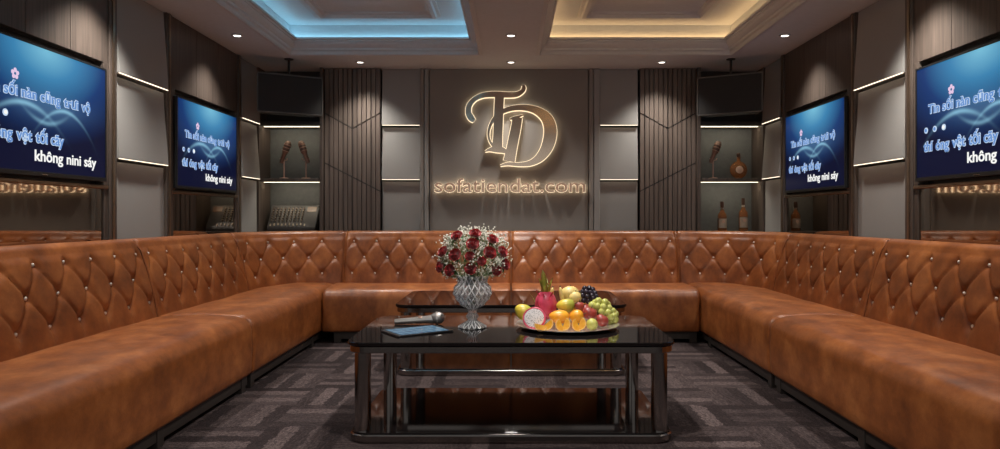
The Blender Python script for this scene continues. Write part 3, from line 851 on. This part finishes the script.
# baby's breath: one uncountable mass of tiny blossoms on hair-thin stems
bb = bpy.data.objects.new('babys_breath', None)
bm = new(); st = new()
rnd = random.Random(3); n_ok = 0; tries = 0
while n_ok < 150 and tries < 9000:
    tries += 1
    th = rnd.uniform(PI*.92, PI*2.08) if tries % 4 else rnd.uniform(0, PI); ph = math.acos(rnd.uniform(-.75, 1)); R = rnd.uniform(.148, .180)
    p = BC+Vector((R*math.sin(ph)*math.cos(th)*1.0, R*math.sin(ph)*math.sin(th)*.8, R*math.cos(ph)*.80-.004))
    if p.z < TZ+.262: continue
    if any((p-o).length < .030 for o in occupied): continue
    n_ok += 1
    tip = mouth+(p-mouth)*.78
    tube(st, [mouth+Vector((rnd.uniform(-.02, .02), rnd.uniform(-.02, .02), .02)), tip], .0007, 4)
    for k in range(11):
        q = p+Vector((rnd.gauss(0, .016), rnd.gauss(0, .013), rnd.gauss(0, .014)))
        if any((q-o).length < .025 for o in occupied): continue
        tube(st, [tip, q], .0005, 3)
        t3 = bmesh.new(); bmesh.ops.create_icosphere(t3, subdivisions=1, radius=rnd.uniform(.0030, .0050)); merge(bm, t3, Matrix.Translation(q))
bpy.data.objects.remove(bb)
bb = thing('babys_breath', 'cloud of tiny white filler blossoms between the red roses', 'flowers', mouth)
bb['kind'] = 'stuff'
for nm, m_, b_ in (('blossoms', petalw, bm), ('stems', plain('pale_stem', (.16, .22, .10), .6), st)):
    bmesh.ops.translate(b_, verts=b_.verts[:], vec=-mouth); o = mesh_obj(nm, b_, m_, bb, nm == 'blossoms'); o['kind'] = 'stuff'

# ------------------------------------------------------------------ fruit platter
PC = Vector((.287, 3.56, TZ))
pl = thing('fruit_platter', 'round silver platter piled with fruit on the coffee table', 'platter', PC)
bm = new(); rings = []
for k, z in ((.0, .004), (.62, .004), (.78, .010), (.95, .019), (1.0, .020), (1.0, .017), (.94, .015), (.78, .005), (.62, .0), (.0, .0)):
    if k == 0: rings.append([bm.verts.new((0, 0, z))]); continue
    rings.append([bm.verts.new((.262*k*(1+.008*math.cos(a*24)*(k > .9))*math.cos(a), .262*k*(1+.008*math.cos(a*24)*(k > .9))*math.sin(a), z)) for a in [2*PI*i/96 for i in range(96)]])
for A, B in zip(rings, rings[1:]):
    for i in range(96):
        j = (i+1) % 96
        if len(A) == 1: bm.faces.new((A[0], B[i], B[j]))
        elif len(B) == 1: bm.faces.new((A[i], A[j], B[0]))
        else: bm.faces.new((A[i], A[j], B[j], B[i]))
mesh_obj('dish', bm, plain('silver_dish', (.80, .76, .72), .25, .9), pl, True, sharp=40)

def FR(cx, cy, D): return W(500+cx/5.615, 265+cy/5.615, D)
def skin(name, lo, hi, rough=.4, sc=25, top=None):
    n = NT(name); c = n.coord(); f = n.noise(c, sc, 4); col = n.ramp(f, [(.3, lo), (.7, hi)])
    if top:
        sp = n.n('ShaderNodeSeparateXYZ'); n.l(c, sp.inputs[0]); k = n.math('ADD', n.math('MULTIPLY', sp.outputs[0], 12), n.math('MULTIPLY', f, .9))
        rr = n.ramp(k, [(.35, (0, 0, 0)), (.75, (1, 1, 1))]); col = n.mix(rr, col, top)
    n.set(color=col, rough=rough, sss=.0, coat=.15); n.bump(n.noise(c, 220, 2), .08, .002); return n.m
MANGO_Y = skin('yellow_mango_skin', (.62, .30, .015), (.78, .44, .03)); MANGO_G = skin('green_mango_skin', (.52, .42, .04), (.72, .52, .06), top=(.36, .38, .05))
MANGO_O = skin('orange_mango_skin', (.70, .27, .012), (.80, .38, .02)); PALE = skin('pale_melon_skin', (.62, .46, .14), (.76, .60, .24), sc=60)
APPLE = skin('red_apple_skin', (.18, .015, .015), (.40, .06, .04)); LIMEY = skin('green_guava_skin', (.38, .38, .06), (.55, .52, .14))
DRAG = skin('dragon_fruit_skin', (.48, .03, .08), (.66, .08, .15)); DLEAF = skin('dragon_fruit_leaf', (.30, .38, .07), (.58, .54, .15))
BROWN = plain('fruit_stem', (.10, .06, .03), .8)
def fruit(name, label, cat, cx, cy, D, rx, rz, mat, ry=None, tilt=0, kind='ellip', stem=True, group=None, yaw=0):
    p = FR(cx, cy, D); k = .165*D/F*1.0
    rx, rz = rx/5.615*D/F, rz/5.615*D/F; ry = ry/5.615*D/F if ry else (rx+rz)/2*.95
    t = thing(name, label, cat, p, 0, group)
    bm = new(); t3 = bmesh.new(); bmesh.ops.create_uvsphere(t3, u_segments=28, v_segments=18, radius=1)
    for v in t3.verts:
        x, y, z = v.co
        if kind == 'mango': s = 1+.12*x; z = z*s+.10*x*x-.05; y *= s
        if kind == 'apple':
            r = math.hypot(x, y); z = z*(.92)-(.22*math.exp(-(r/.28)**2) if z > 0 else -.10*math.exp(-(r/.25)**2)); x *= 1+.06*z; y *= 1+.06*z
        v.co = (x*rx, y*ry, z*rz)
    R = Matrix.Rotation(yaw, 4, 'Z') @ Matrix.Rotation(tilt, 4, 'Y')
    merge(bm, t3, R); mesh_obj('flesh', bm, mat, t, True)
    if stem:
        if kind == 'mango': a = R @ Vector((rx*.97, 0, rz*.08)); d = (R @ Vector((1, 0, .2))).normalized()
        else: a = R @ Vector((0, 0, rz*.70)); d = (R @ Vector((.15, 0, 1))).normalized()
        mesh_obj('stem', tube(new(), [a, a+d*.008, a+d*.016+Vector((0, 0, .002))], [.0028, .002, .0024], 8), BROWN, t, True)
    return t
fruit('mango', 'green and yellow mango at the edge of the platter next to the cut dragon fruit', 'mango', 132, 262, 3.56, 52, 44, MANGO_G, kind='mango', tilt=.45)
fruit('mango', 'lime yellow mango resting on top of the orange mangoes, centre of the platter', 'mango', 368, 226, 3.60, 52, 38, MANGO_G, kind='mango', tilt=-.1)
fruit('mango', 'large orange mango lying below the lime yellow one', 'mango', 332, 290, 3.50, 58, 38, MANGO_O, kind='mango')
fruit('mango', 'small orange mango between the larger mango and the red apples', 'mango', 430, 288, 3.50, 40, 38, MANGO_O, kind='mango', tilt=-.2)
fruit('melon', 'large pale yellow round melon at the back of the pile', 'melon', 394, 160, 3.69, 52, 42, PALE, ry=46)
fruit('melon', 'smaller pale yellow melon leaning in front of the large one', 'melon', 424, 186, 3.655, 40, 36, PALE, ry=30)
fruit('apple', 'small dark red apple below the black grapes', 'apple', 446, 230, 3.615, 28, 26, APPLE, kind='apple')
fruit('apple', 'shiny red apple between the small mango and the green grapes', 'apple', 503, 272, 3.54, 42, 40, APPLE, kind='apple', tilt=.3)
fruit('apple', 'red apple at the rim under the green grapes', 'apple', 572, 312, 3.48, 38, 38, APPLE, kind='apple', tilt=.5)
fruit('apple', 'dark red apple tucked between two red apples', 'apple', 480, 250, 3.625, 34, 32, APPLE, kind='apple', tilt=-.4)
fruit('guava', 'small pale green guava at the front rim of the platter', 'guava', 517, 333, 3.41, 33, 33, LIMEY, tilt=.6)
# hidden middle of the pile that carries the upper fruit
fruit('orange', 'orange buried in the middle of the pile beneath the pale melons', 'orange', 400, 250, 3.70, 46, 44, MANGO_O)
fruit('orange', 'orange buried in the pile behind the apples beneath the black grapes', 'orange', 500, 250, 3.70, 46, 44, MANGO_O)
# bananas
for k, (cx, cy, lab) in enumerate(((296, 160, 'small pale banana standing beside the dragon fruit leaves'), (338, 158, 'small pale banana leaning against the large melon'))):
    p = FR(cx, cy, 3.67); t = thing('banana', lab, 'banana', p, 0)
    pts = [Vector((.012*math.cos(s*1.6)*(1 if k else -1), .004*s, (s-.5)*.085-.012)) for s in [i/8 for i in range(9)]]
    mesh_obj('peel', tube(new(), pts, [.004, .0085, .011, .012, .0122, .012, .011, .008, .004], 14), PALE, t, True)
    mesh_obj('tip', tube(new(), [pts[-1], pts[-1]+Vector((.001, 0, .008))], [.004, .003], 8), BROWN, t, True)
# whole dragon fruit
p = FR(257, 218, 3.63)
t = thing('dragon_fruit', 'whole pink dragon fruit with green tipped scales standing on the platter', 'dragon fruit', p)
bm = new(); ball(bm, (0, 0, -.006), 1, (.058, .055, .076), 28, 20); mesh_obj('skin', bm, DRAG, t, True)
def scale_leaf(base, d, out, L, wd):
    bm = new(); side = d.cross(out).normalized(); V = []
    for i in range(7):
        s = i/6; c = base+d*L*s+out*L*.30*s*s; ww = wd*(1-s)**.6*(.75+.5*s)
        V.append([bm.verts.new(c-side*ww), bm.verts.new(c+out*.003*(1-s)), bm.verts.new(c+side*ww)])
    for A, B in zip(V, V[1:]):
        bm.faces.new((A[0], A[1], B[1], B[0])); bm.faces.new((A[1], A[2], B[2], B[1]))
    bmesh.ops.solidify(bm, geom=bm.faces[:], thickness=.0022)
    return bm
for ang, hh, L, wd in ((205, .052, .085, .022), (250, .054, .128, .025), (325, .052, .088, .020), (80, .060, .07, .015), (20, .055, .06, .014)):
    a = math.radians(ang); out = Vector((math.cos(a), math.sin(a), 0)); base = Vector((.017*out.x, .017*out.y, hh))
    mesh_obj('crown_leaf', scale_leaf(base, Vector((0, 0, 1)), out, L, wd), DLEAF, t, True)
for ang, zz, L in ((185, .01, .05), (230, -.01, .035), (285, .018, .032), (340, -.005, .032), (255, .035, .03), (310, .045, .028), (210, .045, .035), (300, -.03, .03)):
    a = math.radians(ang); out = Vector((math.cos(a), math.sin(a), 0)); k = math.sqrt(max(0, 1-((zz+.006)/.076)**2))
    base = Vector((.056*k*out.x, .053*k*out.y, zz))
    mesh_obj('scale', scale_leaf(base, (Vector((0, 0, 1))+out*.35).normalized(), out, L, .010), DRAG if ang != 185 else DLEAF, t, True)
# halved dragon fruit
p = FR(192, 298, 3.44)
t = thing('halved_dragon_fruit', 'halved dragon fruit showing speckled white flesh at the front of the platter', 'dragon fruit', p)
R = Matrix.Rotation(math.radians(-14), 4, 'Z') @ Matrix.Rotation(math.radians(72), 4, 'X')
bm = new(); lathe(bm, [(.0500, .0035), (.0540, .0045), (.0575, .003), (.0585, 0), (.057, -.015), (.048, -.033), (.028, -.046), (0, -.051)], 40); bmesh.ops.scale(bm, vec=(1, .93, 1), verts=bm.verts[:])
bmesh.ops.transform(bm, matrix=R, verts=bm.verts[:]); mesh_obj('rind', bm, DRAG, t, True)
n = NT('speckled_flesh'); c = n.coord(); vr = n.n('ShaderNodeTexVoronoi'); vr.inputs['Scale'].default_value = 170; n.l(c, vr.inputs['Vector'])
n.set(color=n.mix(n.math('LESS_THAN', vr.outputs['Distance'], .30), (.66, .62, .62), (.03, .025, .03)), rough=.35)
bm = new(); lathe(bm, [(0, .0045), (.045, .0042), (.0505, .0030), (.05, -.002), (0, -.002)], 40); bmesh.ops.scale(bm, vec=(1, .93, 1), verts=bm.verts[:])
bmesh.ops.transform(bm, matrix=R, verts=bm.verts[:]); mesh_obj('flesh', bm, n.m, t, True)
# orange wedges
PULP = skin('orange_pulp', (.74, .30, .015), (.85, .46, .05), .3, 90); PEEL = skin('orange_peel', (.74, .26, .01), (.82, .34, .02), .45, 80); PITH = plain('orange_pith', (.80, .62, .30), .6)
def wedge(label, cx, cy, D, yaw, roll, pit, R=.033):
    t = thing('orange_wedge', label, 'orange wedge', FR(cx, cy, D), 0, 'orange wedges along the platter front')
    m = Matrix.Rotation(yaw, 4, 'Z') @ Matrix.Rotation(pit, 4, 'Y') @ Matrix.Rotation(roll, 4, 'X')
    half = math.radians(30)
    def seg(r0, sh):
        bm = new(); N, Kk = 12, 6; G = []
        for i in range(N+1):
            th = PI*i/N-PI/2; row = []
            for k in range(Kk+1):
                a = -half*sh+2*half*sh*k/Kk
                row.append(bm.verts.new((r0*math.sin(th), r0*math.cos(th)*math.sin(a), -r0*math.cos(th)*math.cos(a))))
            G.append(row)
        for A, B in zip(G, G[1:]):
            for k in range(Kk): bm.faces.new((A[k], A[k+1], B[k+1], B[k]))
        for e in (0, Kk): bm.faces.new([g[e] for g in G])
        bmesh.ops.remove_doubles(bm, verts=bm.verts[:], dist=1e-5)
        bmesh.ops.translate(bm, verts=bm.verts[:], vec=(0, 0, R*.5)); bmesh.ops.transform(bm, matrix=m, verts=bm.verts[:])
        return bm
    mesh_obj('peel', seg(R, 1.0), PEEL, t, True, sharp=40)
    mesh_obj('pith', seg(R*.955, 1.03), PITH, t, True, sharp=40)
    mesh_obj('pulp', seg(R*.88, 1.10), PULP, t, True, sharp=40)
for lab, cx, cy, yaw, roll, pit in (('orange wedge lying flat in front of the cut dragon fruit', 225, 350, .1, .55, .25), ('orange wedge second from the cut dragon fruit along the platter front', 276, 340, -.3, .35, -.75),
        ('orange wedge with its cut face up below the large orange mango', 330, 341, .15, .35, 1.15), ('orange wedge standing below the gap between the orange mangoes', 376, 336, -.15, .35, -1.2),
        ('orange wedge leaning in front of the small orange mango', 421, 341, .15, .35, 1.15), ('orange wedge standing beside the green guava', 464, 333, -.15, .35, -1.2)):
    wedge(lab, cx, cy, 3.385, yaw, roll, pit)
# grapes
def bunch(label, pts, r, D0, mat, droop):
    c = FR(*pts['c'], D0); t = thing('grape_bunch', label, 'grapes', c)
    me = None; rn = random.Random(5)
    L = []
    for cx, cy, dd in pts['g']:
        q = FR(cx, cy, D0+dd)-c
        if me is None:
            o = mesh_obj('grape', ball(new(), (0, 0, 0), r, (1, 1, 1.08), 18, 12), mat, t, True); me = o.data
        else:
            o = bpy.data.objects.new('grape', me); COL.objects.link(o); o.parent = t
        o.location = q; o.rotation_euler = (rn.uniform(-.6, .6), rn.uniform(-.6, .6), 0); k = rn.uniform(.9, 1.08); o.scale = (k, k, k); L.append(q)
    top = sorted(L, key=lambda v: -v.z)[:3]
    st = new()
    for q in L: tube(st, [Vector((0, .012, .002)), q*.55+Vector((0, .010, 0)), q], .0012, 5)
    mesh_obj('stem', st, BROWN, t, True)
BLACKG = skin('black_grape_skin', (.008, .006, .012), (.03, .018, .035), .3, 40); GREENG = skin('green_grape_skin', (.40, .42, .08), (.55, .54, .16), .25, 40)
bunch('bunch of black grapes on top of the fruit pile', dict(c=(500, 180), g=[(475, 132, .02), (500, 130, .03), (520, 138, .03), (462, 150, .0), (485, 152, -.01), (508, 155, -.005), (532, 158, .01), (465, 172, -.01), (490, 178, -.02), (516, 172, -.015),
      (540, 176, .0), (470, 200, -.015), (495, 202, -.02), (522, 188, -.02), (548, 192, .0), (480, 190, .03), (510, 190, .03), (535, 195, .03)]), .0138, 3.655, BLACKG, 0)
bunch('bunch of green grapes hanging over the platter edge', dict(c=(575, 245), g=[(552, 205, -.0), (588, 212, .0), (518, 228, -.01), (548, 232, -.02), (580, 238, -.025), (612, 242, -.01), (535, 215, .02), (570, 215, .02), (605, 222, .02), (570, 264, -.035), (605, 268, -.035),
      (632, 262, -.01), (640, 285, -.02), (620, 292, -.04), (648, 275, .01), (645, 305, -.02), (590, 290, .0), (625, 315, -.01), (600, 250, .03), (560, 245, .03), (630, 270, .03)]), .0195, 3.60, GREENG, 0)

# ------------------------------------------------------------------ things on the shelves
def stand_mic(label, loc, lean, group='vintage microphones on the shelves'):
    t = thing('stand_microphone', label, 'microphone', loc, 0, group)
    mesh_obj('base', lathe(new(), [(0, 0), (.046, 0), (.047, .006), (.040, .012), (.012, .016), (0, .016)], 28), M['copper'], t, True, sharp=40)
    mesh_obj('pole', tube(new(), [(0, 0, .014), (0, 0, .195)], .0075, 12), M['copper'], t, True, sharp=40)
    R = Matrix.Translation((0, -.012, .222)) @ Matrix.Rotation(lean, 4, 'Y') @ Matrix.Diagonal((.95, .95, 1.12, 1))
    b = lathe(new(), [(0, -.065), (.016, -.065), (.019, -.055), (.021, .02), (.027, .03), (.030, .04)], 24); bmesh.ops.transform(b, matrix=R, verts=b.verts[:]); mesh_obj('body', b, plain('dark_copper', (.30, .17, .13), .3, .7), t, True, sharp=40)
    b = lathe(new(), [(.029, .04), (.032, .045), (.033, .10), (.029, .122), (.016, .135), (0, .137)], 24, mod=lambda f, z: 1+.03*math.cos(2*PI*f*12)); bmesh.ops.transform(b, matrix=R, verts=b.verts[:]); h = mesh_obj('grille_head', b, plain('dark_mesh', (.16, .10, .08), .5, .5, var=.5, nscale=300), t, True)
    b = new()
    for z in (.046, .075, .10):
        lathe(b, [(.032, z-.003), (.0355, z-.002), (.0355, z+.002), (.032, z+.003)], 24, closed=True)
    bmesh.ops.transform(b, matrix=R, verts=b.verts[:]); mesh_obj('ring', b, M['copper'], h, True, sharp=30)
    b = new(); tube(b, [(-.034, -.012, .20), (-.03, 0, .185), (0, 0, .178), (.03, 0, .185), (.034, -.012, .20)], .004, 8); mesh_obj('yoke', b, M['copper'], t, True)
    return t
ZS, ZL = 1.375, .875
SY = 6.74
def SX(px): return (px-VX)*SY/F
m0 = stand_mic('copper stand microphone leaning toward the television, upper shelf with two microphones', (SX(284), SY, ZS), math.radians(20))
m1 = stand_mic('copper stand microphone leaning toward its twin, beside the slatted panel', (SX(306), SY, ZS), math.radians(-20))
m2 = stand_mic('copper stand microphone standing beside the round bottle', (SX(713), SY, ZS), math.radians(22))
# mixing console
t = thing('mixing_console', 'black mixing console with rows of knobs on the lower shelf', 'mixing console', (SX(294), 6.72, ZL))
w, d = .46, .15; 
prof = [(-.075, 0), (.10, 0), (.10, .245), (.085, .25), (-.075, .035)]
bm = new(); A = [bm.verts.new((-w/2, y, z)) for y, z in prof]; B = [bm.verts.new((w/2, y, z)) for y, z in prof]
bm.faces.new(A); bm.faces.new(B[::-1])
for i in range(5): bm.faces.new((A[i], B[i], B[(i+1) % 5], A[(i+1) % 5]))
bmesh.ops.bevel(bm, geom=bm.edges[:], offset=.006, segments=2, affect='EDGES'); mesh_obj('body', bm, plain('console_paint', (.035, .030, .028), .45), t)
fd = Vector((0, .16, .215)).normalized(); fn = Vector((0, -.215, .16)).normalized(); Lf = math.hypot(.16, .215)
def on_face(x, s): return Vector((x, -.075, .035))+fd*Lf*s+fn*.001
kq = fn.to_track_quat('Z', 'Y'); km = None; fm = None
knobm = plain('console_knob', (.20, .15, .11), .35, .4); 
for r in range(6):
    for c_ in range(9):
        if km is None:
            o = mesh_obj('knob', lathe(new(), [(0, 0), (.0085, 0), (.008, .010), (.006, .012), (0, .012)], 12), knobm, t, True, sharp=30); km = o.data
        else: o = bpy.data.objects.new('knob', km); COL.objects.link(o); o.parent = t
        o.location = on_face(-.20+.036*c_, .30+.105*r); o.rotation_mode = 'QUATERNION'; o.rotation_quaternion = kq
for c_ in range(10):
    if fm is None: o = mesh_obj('fader', box(new(), (-.006, -.012, 0), (.006, .012, .010), .002), plain('fader_cap', (.40, .31, .21), .4), t); fm = o.data
    else: o = bpy.data.objects.new('fader', fm); COL.objects.link(o); o.parent = t
    o.location = on_face(-.20+.036*c_, .10+.05*((c_*7) % 3)/3); o.rotation_mode = 'QUATERNION'; o.rotation_quaternion = kq
o = mesh_obj('display', box(new(), (-.045, -.03, 0), (.045, .03, .003), .001), plain('console_display', (.16, .085, .05), .25), t); o.location = on_face(.165, .80); o.rotation_mode = 'QUATERNION'; o.rotation_quaternion = kq
# bottles
amber = NT('whisky'); amber.set(color=(.62, .25, .09), rough=.05, trans=.70, ior=1.35); amber = amber.m
bglass = NT('bottle_glass'); bglass.set(color=(.95, .85, .75), rough=.03, trans=1, ior=1.3); bglass = bglass.m
paper = plain('bottle_label', (.62, .52, .42), .7); foil = plain('bottle_foil', (.10, .05, .035), .35, .5)
def whisky(label, loc, k=1.0):
    t = thing('whisky_bottle', label, 'bottle', loc, 0, 'whisky bottles on the lower shelf')
    pr = [(0, 0), (.038, 0), (.042, .005), (.042, .135), (.038, .155), (.020, .180), (.014, .195), (.0135, .235), (.015, .237), (.015, .243), (0, .243)]
    mesh_obj('glass', lathe(new(), [(r, z*k) for r, z in pr], 32), amber, t, True, sharp=40)
    mesh_obj('cap', lathe(new(), [(.0148, .222*k), (.0165, .222*k), (.0165, .268*k), (.015, .272*k), (0, .272*k)], 24), foil, t, True, sharp=40)
    for z0, z1, r, m_, nm in ((.03, .115, .0426, paper, 'front_label'), (.20, .216, .0146, paper, 'neck_label')):
        bm = new(); G = []
        for i in range(17):
            a = -PI/2-1.15+2.3*i/16 if nm == 'front_label' else -PI/2-PI+2*PI*i/16
            G.append([bm.verts.new((r*math.cos(a), r*math.sin(a), z*k)) for z in (z0, z1)])
        for A, B in zip(G, G[1:]): bm.faces.new((A[0], B[0], B[1], A[1]))
        bmesh.ops.solidify(bm, geom=bm.faces[:], thickness=-.0006); o = mesh_obj(nm, bm, m_, t, True, sharp=40)
    bm = new(); lathe(bm, [(0, 0), (.016, 0), (.016, .001), (0, .001)], 20)
    bmesh.ops.transform(bm, matrix=Matrix.Translation((0, -.0436, .088*k)) @ Matrix.Rotation(PI/2, 4, 'X'), verts=bm.verts[:]); mesh_obj('emblem', bm, M['gold_dull'], t)
    return t
whisky('brown whisky bottle with pale label, shorter of the two on the lower shelf', (SX(721.5), 6.72, ZL), 1.04)
whisky('brown whisky bottle with pale label, taller of the two and nearer the wall panel', (SX(742.5), 6.72, ZL), 1.16)
t = thing('cognac_bottle', 'round flat amber bottle with an emblem on the upper shelf', 'bottle', (SX(738.5), SY, ZS))
bm = new(); lathe(bm, [(0, -.034), (.05, -.034), (.072, -.024), (.082, -.008), (.082, .008), (.072, .024), (.05, .034), (0, .034)], 40)
bmesh.ops.transform(bm, matrix=Matrix.Translation((0, 0, .088)) @ Matrix.Rotation(PI/2, 4, 'X'), verts=bm.verts[:]); mesh_obj('glass', bm, amber, t, True, sharp=50)
mesh_obj('foot', lathe(new(), [(0, 0), (.034, 0), (.036, .006), (.030, .016), (0, .018)], 28), amber, t, True, sharp=40)
mesh_obj('neck', lathe(new(), [(.024, .155), (.017, .175), (.015, .20), (.019, .203), (.019, .210), (0, .21)], 24), amber, t, True, sharp=40)
mesh_obj('stopper', lathe(new(), [(0, .21), (.014, .21), (.018, .222), (.020, .236), (.014, .25), (0, .254)], 24), foil, t, True, sharp=50)
bm = new(); lathe(bm, [(0, 0), (.036, 0), (.034, .003), (.030, .002), (.026, .004), (0, .005)], 32)
for k_ in range(8):
    a = 2*PI*k_/8; ball(bm, (.029*math.cos(a), .029*math.sin(a), .003), .005, (1, 1, .5), 8, 6)
bmesh.ops.transform(bm, matrix=Matrix.Translation((0, -.034, .088)) @ Matrix.Rotation(PI/2, 4, 'X'), verts=bm.verts[:]); mesh_obj('emblem', bm, M['gold_dull'], t, True, sharp=40)
